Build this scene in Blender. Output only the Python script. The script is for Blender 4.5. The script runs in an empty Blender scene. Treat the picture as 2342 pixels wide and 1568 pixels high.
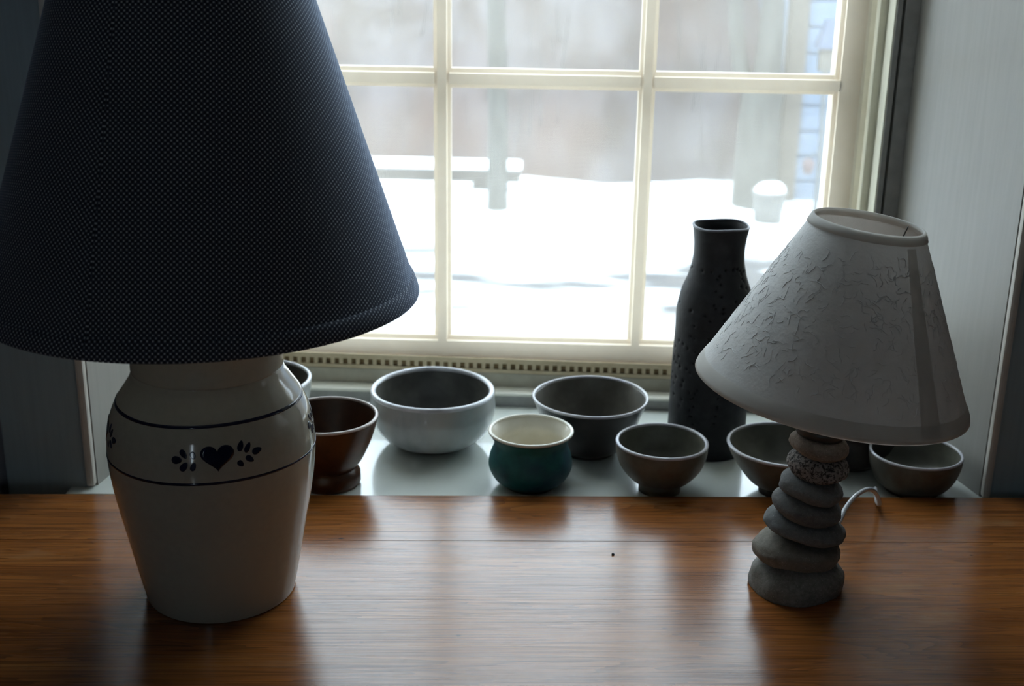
import bpy, bmesh, math, random
import numpy as np
from mathutils import Vector, Matrix, noise
random.seed(7)
sc = bpy.context.scene
COL = sc.collection
PI = math.pi

# ------------------------------------------------------------------ camera
F_PX, PITCH, ROLL, YAW = 2880.0, math.radians(18.5), math.radians(0.9), math.radians(1.7)
cam_d = bpy.data.cameras.new('camera')
cam = bpy.data.objects.new('camera', cam_d); COL.objects.link(cam)
fw = Vector((-math.sin(YAW)*math.cos(PITCH), math.cos(YAW)*math.cos(PITCH), -math.sin(PITCH)))
r0 = fw.cross(Vector((0, 0, 1))).normalized(); u0 = r0.cross(fw)
R_ = r0*math.cos(ROLL) + u0*math.sin(ROLL); U_ = u0*math.cos(ROLL) - r0*math.sin(ROLL)
m3 = Matrix((R_, U_, -fw)).transposed()
cam.matrix_world = Matrix.Translation((0, 0, 1.31)) @ m3.to_4x4()
cam_d.sensor_width = 36.0; cam_d.lens = 36.0*F_PX/2342.0
cam_d.clip_start = 0.05; cam_d.clip_end = 200
cam_d.dof.use_dof = True; cam_d.dof.focus_distance = 1.08; cam_d.dof.aperture_fstop = 7.5
sc.camera = cam

# ------------------------------------------------------------------ light: overcast sky only
SKY = 11.0
wd = bpy.data.worlds.new('overcast_sky'); sc.world = wd; wd.use_nodes = True
bg = wd.node_tree.nodes['Background']
bg.inputs[0].default_value = (0.75, 0.88, 1.0, 1); bg.inputs[1].default_value = SKY
vs = sc.view_settings
vs.view_transform = 'Standard'; vs.look = 'None'; vs.gamma = 1.0; vs.exposure = 0.0
vs.use_curve_mapping = False
sc.cycles.use_denoising = True; sc.cycles.use_adaptive_sampling = True; sc.cycles.adaptive_threshold = 0.02
sc.cycles.max_bounces = 8; sc.cycles.diffuse_bounces = 5; sc.cycles.transparent_max_bounces = 16
sc.cycles.sample_clamp_indirect = 6.0
def portal(name, loc, sx, sz, rx):
    d = bpy.data.lights.new(name, 'AREA'); d.shape = 'RECTANGLE'; d.size = sx; d.size_y = sz
    d.cycles.is_portal = True
    o = bpy.data.objects.new(name, d); COL.objects.link(o); o.location = loc; o.rotation_euler = rx
portal('window_light_portal', (-0.0155, 1.60, 1.45), 0.80, 1.34, (math.radians(-90), 0, 0))
portal('back_light_portal', (-0.80, -3.72, 1.20), 0.22, 1.70, (math.radians(90), 0, 0))

# ------------------------------------------------------------------ materials
def nm(name):
    m = bpy.data.materials.new(name); m.use_nodes = True
    nt = m.node_tree
    return m, nt, nt.nodes, nt.links, nt.nodes['Principled BSDF']
def setp(b, **k):
    for a, v in k.items():
        b.inputs[a.replace('_', ' ')].default_value = v
def rgba(c): return (c[0], c[1], c[2], 1)
def N(nodes, t, **k):
    n = nodes.new(t)
    for a, v in k.items(): setattr(n, a, v)
    return n
def math_n(nt, op, a, b=None, clamp=False):
    n = nt.nodes.new('ShaderNodeMath'); n.operation = op; n.use_clamp = clamp
    for i, v in enumerate((a, b)):
        if v is None: continue
        if isinstance(v, (int, float)): n.inputs[i].default_value = v
        else: nt.links.new(v, n.inputs[i])
    return n.outputs[0]
def mixc(nt, fac, a, b, mode='MIX'):
    n = nt.nodes.new('ShaderNodeMix'); n.data_type = 'RGBA'; n.blend_type = mode
    for i, v in ((0, fac), (6, a), (7, b)):
        if isinstance(v, (int, float)): n.inputs[i].default_value = v
        elif isinstance(v, tuple): n.inputs[i].default_value = rgba(v)
        else: nt.links.new(v, n.inputs[i])
    return n.outputs[2]
def ramp(nt, fac, stops):
    n = nt.nodes.new('ShaderNodeValToRGB'); e = n.color_ramp.elements
    while len(e) < len(stops): e.new(0.5)
    for i, (p, c) in enumerate(stops): e[i].position = p; e[i].color = rgba(c)
    nt.links.new(fac, n.inputs[0]); return n.outputs[0]
def coords(nt, scale=(1, 1, 1), rot=(0, 0, 0), kind='Object'):
    t = nt.nodes.new('ShaderNodeTexCoord'); m = nt.nodes.new('ShaderNodeMapping')
    m.inputs['Scale'].default_value = scale; m.inputs['Rotation'].default_value = rot
    nt.links.new(t.outputs[kind], m.inputs[0]); return m.outputs[0]
def tex_noise(nt, vec, scale, detail=4, rough=0.55, dist=0.0):
    n = nt.nodes.new('ShaderNodeTexNoise')
    n.inputs['Scale'].default_value = scale; n.inputs['Detail'].default_value = detail
    n.inputs['Roughness'].default_value = rough; n.inputs['Distortion'].default_value = dist
    nt.links.new(vec, n.inputs['Vector']); return n.outputs[0]
def bump(nt, b, h, strength, dist):
    n = nt.nodes.new('ShaderNodeBump'); n.inputs['Strength'].default_value = strength
    n.inputs['Distance'].default_value = dist
    nt.links.new(h, n.inputs['Height']); nt.links.new(n.outputs[0], b.inputs['Normal'])
def speck(name, c1, c2, scale, rough=0.6, bmp=0.0, bdist=0.001, lo=0.35, hi=0.65, detail=5, spec=0.5, coat=0.0, c3=None, big=12, stretch=(1, 1, 1)):
    """two-tone noise material: every painted, glazed or stony surface starts from it"""
    m, nt, nd, lk, b = nm(name)
    v = coords(nt, stretch)
    n1 = tex_noise(nt, v, scale, detail)
    c = ramp(nt, n1, [(lo, c1), (hi, c2)])
    if c3 is not None:
        n2 = tex_noise(nt, v, big, 3)
        c = mixc(nt, ramp(nt, n2, [(0.45, (0, 0, 0)), (0.65, (1, 1, 1))]), c, c3)
    lk.new(c, b.inputs['Base Color'])
    setp(b, Roughness=rough, Specular_IOR_Level=spec, Coat_Weight=coat, Coat_Roughness=0.06)
    if bmp: bump(nt, b, n1, bmp, bdist)
    return m

M = {}
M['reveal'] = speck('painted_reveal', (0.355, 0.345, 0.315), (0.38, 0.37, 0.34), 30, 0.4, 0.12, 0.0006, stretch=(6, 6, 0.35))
M['bead'] = speck('painted_bead', (0.50, 0.47, 0.42), (0.58, 0.55, 0.50), 40, 0.45)
M['casing'] = speck('blue_casing_paint', (0.27, 0.34, 0.37), (0.30, 0.375, 0.405), 25, 0.55, 0.1, 0.0006, stretch=(8, 8, 0.4))
M['wall'] = speck('room_wall_paint', (0.17, 0.175, 0.20), (0.20, 0.205, 0.235), 12, 0.8)
M['ceiling'] = speck('ceiling_paint', (0.36, 0.35, 0.33), (0.40, 0.39, 0.37), 10, 0.9)
M['floor'] = speck('floor_boards', (0.12, 0.07, 0.04), (0.18, 0.10, 0.06), 6, 0.4, stretch=(0.4, 6, 1))
M['cream'] = speck('cream_sash_paint', (0.86, 0.745, 0.60), (0.90, 0.795, 0.65), 60, 0.5, 0.15, 0.0008)
M['creamlite'] = speck('pale_cream_paint', (0.80, 0.77, 0.63), (0.86, 0.83, 0.69), 60, 0.45, 0.2, 0.001)
M['stop'] = speck('grey_stop_paint_shade', (0.34, 0.34, 0.32), (0.42, 0.42, 0.40), 60, 0.55, 0.2, 0.001)  # grey of inner stops and riser; also the shade on bead fronts
M['drab'] = speck('drab_ledge_paint', (0.44, 0.41, 0.33), (0.52, 0.49, 0.40), 60, 0.55)
M['step'] = speck('step_paint_lit', (0.86, 0.85, 0.76), (0.90, 0.89, 0.80), 60, 0.4)  # cream ledge whitened to stand for window light on the tread
M['gap'] = speck('gap_shade', (0.010, 0.009, 0.008), (0.018, 0.016, 0.014), 60, 0.9)
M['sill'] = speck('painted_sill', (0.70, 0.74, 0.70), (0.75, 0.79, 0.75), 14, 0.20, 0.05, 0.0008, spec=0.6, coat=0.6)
M['tan'] = speck('tan_screen_rail', (0.62, 0.50, 0.32), (0.70, 0.58, 0.39), 90, 0.5)
M['slot'] = speck('dark_slot', (0.17, 0.11, 0.045), (0.22, 0.14, 0.06), 90, 0.7)

def glass_mat():
    m, nt, nd, lk, b = nm('window_glass')
    tr = N(nd, 'ShaderNodeBsdfTransparent'); gl = N(nd, 'ShaderNodeBsdfGlossy')
    gl.inputs['Roughness'].default_value = 0.02
    lw = N(nd, 'ShaderNodeLayerWeight'); lw.inputs[0].default_value = 0.5
    fr = math_n(nt, 'ADD', math_n(nt, 'MULTIPLY', math_n(nt, 'POWER', lw.outputs['Facing'], 5.0), 0.6), 0.03)
    mx = N(nd, 'ShaderNodeMixShader')
    lk.new(fr, mx.inputs[0]); lk.new(tr.outputs[0], mx.inputs[1]); lk.new(gl.outputs[0], mx.inputs[2])
    tr.inputs[0].default_value = (0.95, 0.97, 0.97, 1)
    lk.new(mx.outputs[0], nd['Material Output'].inputs[0]); return m
M['glass'] = glass_mat()
def mesh_mat():
    m, nt, nd, lk, b = nm('screen_wire')
    d = N(nd, 'ShaderNodeBsdfDiffuse'); t = N(nd, 'ShaderNodeBsdfTranslucent'); mx = N(nd, 'ShaderNodeMixShader')
    d.inputs[0].default_value = (0.74, 0.70, 0.64, 1); t.inputs[0].default_value = (0.84, 0.80, 0.74, 1)
    mx.inputs[0].default_value = 0.5
    lk.new(d.outputs[0], mx.inputs[1]); lk.new(t.outputs[0], mx.inputs[2])
    lk.new(mx.outputs[0], nd['Material Output'].inputs[0]); return m
M['wire'] = mesh_mat()

def wood_mat():
    m, nt, nd, lk, b = nm('varnished_pine')
    oi = N(nd, 'ShaderNodeObjectInfo')
    tc = N(nd, 'ShaderNodeTexCoord')
    sh = N(nd, 'ShaderNodeVectorMath', operation='MULTIPLY_ADD')
    cmb = N(nd, 'ShaderNodeCombineXYZ')
    for i in range(3): lk.new(math_n(nt, 'MULTIPLY', oi.outputs['Random'], (7.0, 3.1, 1.7)[i]), cmb.inputs[i])
    sh.inputs[1].default_value = (1, 1, 1)
    lk.new(tc.outputs['Object'], sh.inputs[0]); lk.new(cmb.outputs[0], sh.inputs[2])
    def st(s):
        mp = N(nd, 'ShaderNodeMapping'); mp.inputs['Scale'].default_value = s
        lk.new(sh.outputs[0], mp.inputs[0]); return mp.outputs[0]
    broad = tex_noise(nt, st((0.8, 12, 3)), 2.2, 3, 0.5, 0.6)           # cathedral figure
    rings = math_n(nt, 'FRACT', math_n(nt, 'MULTIPLY', broad, 17.0))
    rings = math_n(nt, 'POWER', rings, 2.2)
    fine = tex_noise(nt, st((2.2, 210, 20)), 3.0, 3, 0.6)
    mid = tex_noise(nt, st((1.2, 22, 5)), 2.0, 3)
    c = ramp(nt, mid, [(0.3, (0.26, 0.085, 0.018)), (0.55, (0.36, 0.125, 0.028)), (0.75, (0.45, 0.175, 0.044))])
    c = mixc(nt, math_n(nt, 'MULTIPLY', rings, 0.62), c, (0.115, 0.036, 0.010))
    c = mixc(nt, ramp(nt, fine, [(0.48, (0, 0, 0)), (0.68, (0.75, 0.75, 0.75))]), c, (0.10, 0.032, 0.010))
    worn = tex_noise(nt, st((5, 14, 5)), 1.6, 4)
    wf = ramp(nt, worn, [(0.60, (0, 0, 0)), (0.70, (0.5, 0.5, 0.5))])
    c = mixc(nt, wf, c, (0.38, 0.19, 0.085))
    vo = N(nd, 'ShaderNodeTexVoronoi'); vo.inputs['Scale'].default_value = 16; vo.inputs['Randomness'].default_value = 1
    lk.new(st((0.8, 1.3, 0)), vo.inputs['Vector'])
    pit = ramp(nt, vo.outputs['Distance'], [(0.02, (0.85, 0.85, 0.85)), (0.045, (0, 0, 0))])
    c = mixc(nt, pit, c, (0.015, 0.008, 0.004))
    lk.new(c, b.inputs['Base Color'])
    ro = tex_noise(nt, st((3, 30, 3)), 3.0, 4)
    lk.new(ramp(nt, ro, [(0.3, (0.235, 0.235, 0.235)), (0.7, (0.34, 0.34, 0.34))]), b.inputs['Roughness'])
    setp(b, IOR=1.45, Specular_IOR_Level=0.05, Coat_Weight=1.0, Coat_IOR=1.52, Coat_Roughness=0.21)
    h = math_n(nt, 'ADD', math_n(nt, 'MULTIPLY', fine, 0.7), math_n(nt, 'MULTIPLY', ro, 0.5))
    bump(nt, b, h, 0.25, 0.0012)
    bc = N(nd, 'ShaderNodeBump'); bc.inputs['Strength'].default_value = 0.10; bc.inputs['Distance'].default_value = 0.0012
    lk.new(h, bc.inputs['Height']); lk.new(bc.outputs[0], b.inputs['Coat Normal'])
    cw = math_n(nt, 'SUBTRACT', 1.0, math_n(nt, 'ADD', math_n(nt, 'MULTIPLY', wf, 0.35), math_n(nt, 'MULTIPLY', ramp(nt, fine, [(0.50, (0, 0, 0)), (0.68, (1, 1, 1))]), 0.30)), True)
    lk.new(cw, b.inputs['Coat Weight'])
    return m
M['wood'] = wood_mat()

# ------------------------------------------------------------------ geometry helpers
def mk(name, verts, faces, mat, parent=None, smooth=False, mats=None, fmat=None, uv=None):
    me = bpy.data.meshes.new(name)
    me.from_pydata([tuple(v) for v in verts], [], faces)
    for x in (mats or [mat]): me.materials.append(x)
    if fmat is not None: me.polygons.foreach_set('material_index', fmat)
    if smooth: me.polygons.foreach_set('use_smooth', [True]*len(me.polygons))
    if uv is not None:
        l = me.uv_layers.new(name='UVMap')
        for lp in me.loops: l.data[lp.index].uv = uv[lp.vertex_index]
    me.update()
    o = bpy.data.objects.new(name, me); COL.objects.link(o)
    if parent is not None: o.parent = parent
    return o
def from_bm(name, bm, mat, parent=None, smooth=False):
    me = bpy.data.meshes.new(name)
    bmesh.ops.recalc_face_normals(bm, faces=bm.faces)
    bm.to_mesh(me); bm.free(); me.materials.append(mat)
    if smooth: me.polygons.foreach_set('use_smooth', [True]*len(me.polygons))
    o = bpy.data.objects.new(name, me); COL.objects.link(o)
    if parent is not None: o.parent = parent
    return o
def prism(bm, poly, z0, z1, slope=0.0):
    """vertical prism over a footprint polygon"""
    lo = [bm.verts.new((x, y, z0 + slope*x)) for x, y in poly]; hi = [bm.verts.new((x, y, z1 + slope*x)) for x, y in poly]
    n = len(poly)
    bm.faces.new(lo[::-1]); bm.faces.new(hi)
    for i in range(n): bm.faces.new((lo[i], lo[(i+1) % n], hi[(i+1) % n], hi[i]))
def rect(x0, x1, y0, y1): return [(x0, y0), (x1, y0), (x1, y1), (x0, y1)]
def box(name, x0, x1, y0, y1, z0, z1, mat, parent=None, bev=0.0, slope=0.0):
    bm = bmesh.new(); prism(bm, rect(x0, x1, y0, y1), z0, z1, slope)
    if bev: bmesh.ops.bevel(bm, geom=bm.edges[:], offset=bev, segments=2, affect='EDGES', profile=0.6)
    return from_bm(name, bm, mat, parent)
def boxes(name, lst, mat, parent=None, bev=0.0):
    bm = bmesh.new()
    for b in lst: prism(bm, rect(*b[:4]), b[4], b[5])
    if bev: bmesh.ops.bevel(bm, geom=bm.edges[:], offset=bev, segments=2, affect='EDGES', profile=0.6)
    return from_bm(name, bm, mat, parent)
def slab(name, poly, z0, z1, mat, parent=None, bev=0.0, slope=0.0):
    bm = bmesh.new(); prism(bm, poly, z0, z1, slope)
    if bev: bmesh.ops.bevel(bm, geom=bm.edges[:], offset=bev, segments=2, affect='EDGES', profile=0.6)
    return from_bm(name, bm, mat, parent)
def smooth_profile(pts, per=8):
    """Catmull-Rom through (r, z) points"""
    P = [np.array(p, float) for p in pts]; P = [2*P[0]-P[1]] + P + [2*P[-1]-P[-2]]; out = []
    for i in range(1, len(P)-2):
        for k in range(per):
            t = k/per
            out.append(0.5*((2*P[i]) + (-P[i-1]+P[i+1])*t + (2*P[i-1]-5*P[i]+4*P[i+1]-P[i+2])*t*t + (-P[i-1]+3*P[i]-3*P[i+1]+P[i+2])*t**3))
    out.append(P[-2]); return [(max(float(r), 0.0), float(z)) for r, z in out]
def lathe(name, prof, mat, parent=None, segs=96, loc=(0, 0, 0), wob=None, closed=False, smooth=True, fmat_fn=None, mats=None, uvfn=None):
    V, Fc, fm, uv = [], [], [], []
    n = len(prof)
    for i, (r, z) in enumerate(prof):
        for j in range(segs):
            a = 2*PI*j/segs
            rr, zz = (r, z) if wob is None else wob(r, z, a)
            V.append((loc[0]+rr*math.sin(a), loc[1]-rr*math.cos(a), loc[2]+zz))
            if uvfn: uv.append(uvfn(r, z, a))
    rng = range(n) if closed else range(n-1)
    for i in rng:
        i2 = (i+1) % n
        for j in range(segs):
            j2 = (j+1) % segs
            Fc.append((i*segs+j, i*segs+j2, i2*segs+j2, i2*segs+j))
            if fmat_fn: fm.append(fmat_fn(i))
    if not closed:
        if prof[0][0] > 1e-4: Fc.append(tuple(range(segs-1, -1, -1))); fm.append(fm[0] if fm else 0)
        if prof[-1][0] > 1e-4: Fc.append(tuple(range((n-1)*segs, n*segs))); fm.append(fm[-1] if fm else 0)
    return mk(name, V, Fc, mat, parent, smooth, mats, fm if fmat_fn else None, uv if uvfn else None)
def tube(name, pts, rad, mat, parent=None, segs=10, per=8):
    P = [Vector(p) for p in pts]
    Q = [2*P[0]-P[1]] + P + [2*P[-1]-P[-2]]; path = []
    for i in range(1, len(Q)-2):
        for k in range(per):
            t = k/per
            path.append(0.5*((2*Q[i]) + (-Q[i-1]+Q[i+1])*t + (2*Q[i-1]-5*Q[i]+4*Q[i+1]-Q[i+2])*t*t + (-Q[i-1]+3*Q[i]-3*Q[i+1]+Q[i+2])*t**3))
    path.append(P[-1]); V, Fc = [], []
    for i, p in enumerate(path):
        d = (path[min(i+1, len(path)-1)] - path[max(i-1, 0)]).normalized()
        a = d.cross(Vector((0.31, 0.2, 0.93))).normalized(); b = d.cross(a)
        rr = rad(i/(len(path)-1)) if callable(rad) else rad
        for j in range(segs):
            t = 2*PI*j/segs; V.append(p + (a*math.cos(t) + b*math.sin(t))*rr)
    for i in range(len(path)-1):
        for j in range(segs):
            j2 = (j+1) % segs
            Fc.append((i*segs+j, i*segs+j2, (i+1)*segs+j2, (i+1)*segs+j))
    Fc.append(tuple(range(segs-1, -1, -1))); Fc.append(tuple(range((len(path)-1)*segs, len(path)*segs)))
    return mk(name, V, Fc, mat, parent, True)
def empty(name, loc=(0, 0, 0), rz=0.0):
    o = bpy.data.objects.new(name, None); COL.objects.link(o); o.location = loc; o.rotation_euler.z = rz
    o.empty_display_size = 0.05; return o
def tag(o, label, cat, group=None, kind=None):
    o['label'] = label; o['category'] = cat
    if group: o['group'] = group
    if kind: o['kind'] = kind
    return o
def struct(o, label=None):
    o['kind'] = 'structure'
    if label: o['label'] = label
    return o

# ------------------------------------------------------------------ the room shell
XL, XR, YB, ZC = -2.0, 1.9, -3.6, 2.4
YO = 1.58                                                # outer face of the window wall
def wy(x): return 1.2147 + 0.0365*x                       # the old inner wall is a little out of square
struct(box('floor', XL, XR, YB, 1.6, -0.06, 0.0, M['floor']), 'dark board floor of the room')
struct(box('ceiling', XL-0.1, XR+0.1, YB-0.1, YO, ZC, ZC+0.08, M['ceiling']), 'pale plaster ceiling')
bm = bmesh.new()
xl, xr = -0.470, 0.461                                   # reveal front corners
bl, br, yb = -0.4317, 0.4007, 1.445                       # reveal back corners
e = 0.008
prism(bm, [(XL-0.1, wy(XL-0.1)), (xl-e, wy(xl)), (bl-e, yb), (bl-e, YO), (XL-0.1, YO)], 0, ZC)
prism(bm, [(xr+e, wy(xr)), (XR+0.1, wy(XR+0.1)), (XR+0.1, YO), (br+e, YO), (br+e, yb)], 0, ZC)
prism(bm, [(xl-e, wy(xl)), (xr+e, wy(xr)), (br+e, yb), (br+e, YO), (bl-e, YO), (bl-e, yb)], 0, 0.712)
prism(bm, [(xl-e, wy(xl)), (xr+e, wy(xr)), (br+e, yb), (br+e, YO), (bl-e, YO), (bl-e, yb)], 2.14, ZC)
struct(from_bm('wall_front', bm, M['wall']), 'thick old plaster wall around the deep window recess')
struct(box('wall_left', XL-0.1, XL, YB, wy(XL), 0, ZC, M['wall']), 'plain wall of the room')
struct(box('wall_right', XR, XR+0.1, YB, wy(XR), 0, ZC, M['wall']), 'plain wall of the room')
DX0, DX1, DZ0, DZ1 = -0.91, -0.69, 0.35, 2.05             # small window opposite
struct(boxes('wall_back', [(XL-0.1, DX0, YB-0.1, YB, 0, ZC), (DX1, XR+0.1, YB-0.1, YB, 0, ZC),
       (DX0, DX1, YB-0.1, YB, DZ1, ZC), (DX0, DX1, YB-0.1, YB, 0, DZ0)], M['wall']), 'wall with a small window opposite the sash window')
def lite_grid(root, x0, x1, z0, z1, y0, y1, cols, rows, mat, fr=0.09, mun=0.025):
    boxes('frame', [(x0, x0+fr, y0, y1, z0, z1), (x1-fr, x1, y0, y1, z0, z1), (x0+fr, x1-fr, y0, y1, z0, z0+fr*1.6), (x0+fr, x1-fr, y0, y1, z1-fr, z1)], mat, root)
    a0, a1, b0, b1 = x0+fr, x1-fr, z0+fr*1.6, z1-fr
    cw = (a1-a0-(cols-1)*mun)/cols; ch = (b1-b0-(rows-1)*mun)/rows
    for i in range(cols-1): box('muntin', a0+(i+1)*cw+i*mun, a0+(i+1)*(cw+mun), y0, y1, b0, b1, mat, root)
    for k in range(rows-1):
        for i in range(cols): box('muntin', a0+i*(cw+mun), a0+i*(cw+mun)+cw, y0, y1, b0+(k+1)*ch+k*mun, b0+(k+1)*(ch+mun), mat, root)
    ym = (y0+y1)/2
    for i in range(cols):
        for k in range(rows):
            box('pane', a0+i*(cw+mun), a0+i*(cw+mun)+cw, ym-0.002, ym+0.002, b0+k*(ch+mun), b0+k*(ch+mun)+ch, M['glass'], root)
w2 = struct(empty('window_2', (0, 0, 0)), 'small narrow window opposite the sash window')
lite_grid(w2, DX0, DX1, DZ0, DZ1, YB-0.075, YB-0.03, 1, 6, M['creamlite'], 0.035, 0.04)

# window recess: reveal boards, sill, stepped ledge, beads and blue casings
def strip(name, p, q, thick, z0, z1, mat, bev=0.0):
    """upright board from plan point p to q, thickness to its left"""
    d = Vector((q[0]-p[0], q[1]-p[1])).normalized(); n = Vector((-d.y, d.x))*thick
    return slab(name, [p, q, (q[0]+n.x, q[1]+n.y), (p[0]+n.x, p[1]+n.y)], z0, z1, mat, None, bev)
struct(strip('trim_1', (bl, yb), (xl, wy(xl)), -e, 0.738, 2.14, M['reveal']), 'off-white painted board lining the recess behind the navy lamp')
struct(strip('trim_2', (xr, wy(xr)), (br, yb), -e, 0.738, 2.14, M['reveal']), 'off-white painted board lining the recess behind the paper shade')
struct(slab('trim_3', [(xl-e, wy(xl)), (xr+e, wy(xr)), (br+e, yb), (bl-e, yb)], 2.132, 2.14, M['reveal']), 'painted head of the window recess')
struct(slab('trim_4', [(-0.497, wy(-0.497)-0.022), (0.490, wy(0.49)-0.018), (0.490, wy(0.49)+0.001), (xr+0.003, wy(xr)+0.001), (br+0.003, yb+0.012), (bl-0.003, yb+0.012), (xl-0.003, wy(xl)+0.001), (-0.497, wy(-0.497)+0.001)],
     0.712, 0.740, M['sill'], None, 0.002), 'glossy pale painted sill carrying the row of pottery')
# beads and casings lie in the wall plane; the frame tilts with the wall
ang = math.atan(0.0365)
def wallbox(name, x0, x1, out, z0, z1, mat, bev=0.001):
    return struct(slab(name, [(x0, wy(x0)-out), (x1, wy(x1)-out), (x1, wy(x1)), (x0, wy(x0))], z0, z1, mat, None, bev))
for i, (x0, x1) in enumerate(((-0.479, -0.4705), (0.4615, 0.470))):
    wallbox('trim_%d' % (5+i), x0, x1, 0.010, 0.742, 2.16, M['bead'], 0.003)['label'] = 'thin pale bead along the edge of the blue casing'
for i, (x0, x1) in enumerate(((-0.563, -0.4792), (0.4702, 0.556))):
    wallbox('trim_%d' % (7+i), x0, x1, 0.006, 0.0, 2.2, M['casing'], 0.002)['label'] = 'dark blue painted casing beside the window recess'

# window 1: lower and upper sash
YS0, YS1, YG = 1.500, 1.535, 1.519
XC0, XC1 = -0.395, 0.364
cols_ = [(-0.3655, -0.1432), (-0.1215, 0.1000), (0.1200, 0.3335)]
win = struct(empty('window_1', (0, 0, 0)), 'many-paned cream sash window')
def muntin_v(x0, x1, z0, z1, parent):
    # room-side fillet plus the two chamfers down to the glass
    xm = (x0+x1)/2; w = (x1-x0)/2
    V, Fc = [], []
    sec = [(xm-w, YG-0.002), (xm-w*0.96, YS0+0.011), (xm-w*0.55, YS0+0.009), (xm-w*0.50, YS0), (xm+w*0.50, YS0), (xm+w*0.55, YS0+0.009), (xm+w*0.96, YS0+0.011), (xm+w, YG-0.002), (xm+w*0.7, YS1), (xm-w*0.7, YS1)]
    bm = bmesh.new(); prism(bm, sec, z0, z1); return from_bm('muntin', bm, M['cream'], parent)
def muntin_h(x0, x1, z0, z1, parent):
    zm = (z0+z1)/2; w = (z1-z0)/2
    sec = [(zm-w, YG-0.002), (zm-w*0.96, YS0+0.011), (zm-w*0.55, YS0+0.009), (zm-w*0.50, YS0), (zm+w*0.50, YS0), (zm+w*0.55, YS0+0.009), (zm+w*0.96, YS0+0.011), (zm+w, YG-0.002), (zm+w*0.7, YS1), (zm-w*0.7, YS1)]
    bm = bmesh.new(); n = len(sec)
    a = [bm.verts.new((x0, y, z)) for z, y in sec]; b = [bm.verts.new((x1, y, z)) for z, y in sec]
    bm.faces.new(a); bm.faces.new(b[::-1])
    for i in range(n): bm.faces.new((a[i], b[i], b[(i+1) % n], a[(i+1) % n]))
    return from_bm('muntin', bm, M['cream'], parent)
def sash(name, rows, zb, zt, dy):
    r = boxes(name, [(XC0, XC0+0.0295, YS0, YS1, zb, zt), (XC1-0.0305, XC1, YS0, YS1, zb, zt),
                     (XC0+0.0295, XC1-0.0305, YS0, YS1, zb, rows[0][0]), (XC0+0.0295, XC1-0.0305, YS0, YS1, rows[-1][1], zt),
                     # sticking: thin moulded step around each side of the glass
                     (XC0+0.0295, XC0+0.0345, YS0+0.009, YS1, rows[0][0], rows[-1][1]), (XC1-0.0355, XC1-0.0305, YS0+0.009, YS1, rows[0][0], rows[-1][1]),
                     (XC0+0.0345, XC1-0.0355, YS0+0.009, YS1, rows[0][0], rows[0][0]+0.005), (XC0+0.0345, XC1-0.0355, YS0+0.009, YS1, rows[-1][1]-0.004, rows[-1][1])], M['cream'], win)
    r.location.y = dy
    for (x1, _), (_, x0) in zip(cols_[1:], cols_[:-1]): muntin_v(x0, x1, rows[0][0], rows[-1][1], r)
    for (a, b), (c, d) in zip(rows[:-1], rows[1:]):
        for x0, x1 in cols_: muntin_h(x0-0.002, x1+0.002, b, c, r)
    for x0, x1 in cols_:
        for a, b in rows: box('pane', x0-0.001, x1+0.001, YG, YG+0.003, a-0.001, b+0.001, M['glass'], r)
    return r
sash('lower_sash', [(0.8085, 1.1215), (1.1455, 1.452)], 0.770, 1.486, 0)
sash('upper_sash', [(1.486, 1.785), (1.809, 2.095)], 1.450, 2.132, 0.037)
# jamb box around the sashes
boxes('jamb', [(bl-0.006, XC0-0.001, 1.476, YO, 0.735, 2.14), (XC1+0.001, br+0.006, 1.476, YO, 0.735, 2.14), (XC0, XC1, 1.476, YO, 2.133, 2.14)], M['creamlite'], win)
for nm_, s in (('stop', 1),):
    c0 = -0.0155
    for sg in (1, -1):
        def X(a, b):
            return (a, b) if sg == 1 else (2*c0-b, 2*c0-a)
        x0, x1 = X(0.3735, 0.3812); box('stop_bead', x0, x1, 1.445, 1.4755, 0.755, 2.13, M['creamlite'], win, 0.0012)
        x0, x1 = X(0.3756, 0.3812); box('stop_face_shade', x0, x1, 1.4435, 1.4450, 0.755, 2.13, M['stop'], win)  # thin grey sheet: shade on the bead's room side, put in as colour
        x0, x1 = X(0.3812, 0.3845); box('gap_shade_strip', x0, x1, 1.4600, 1.4755, 0.755, 2.13, M['gap'], win)  # near-black strip standing in for the shade deep in the gap
        x0, x1 = X(0.3845, 0.4010); box('inner_stop', x0, x1, 1.444, 1.4755, 0.741, 2.13, M['stop'], win, 0.001)
SL = -0.010
box('sill_riser', bl, br, 1.455, 1.470, 0.739, 0.7535, M['stop'], win, 0.001, SL*0.6)
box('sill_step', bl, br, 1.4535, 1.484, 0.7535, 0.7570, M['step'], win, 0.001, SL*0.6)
box('drab_ledge', XC0+0.005, 0.3735, 1.477, 1.499, 0.7565, 0.7745, M['drab'], win, 0.001, SL)
box('outer_sill', -0.46, 0.44, 1.49, YO+0.10, 0.735, 0.770, M['creamlite'], win)

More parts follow.
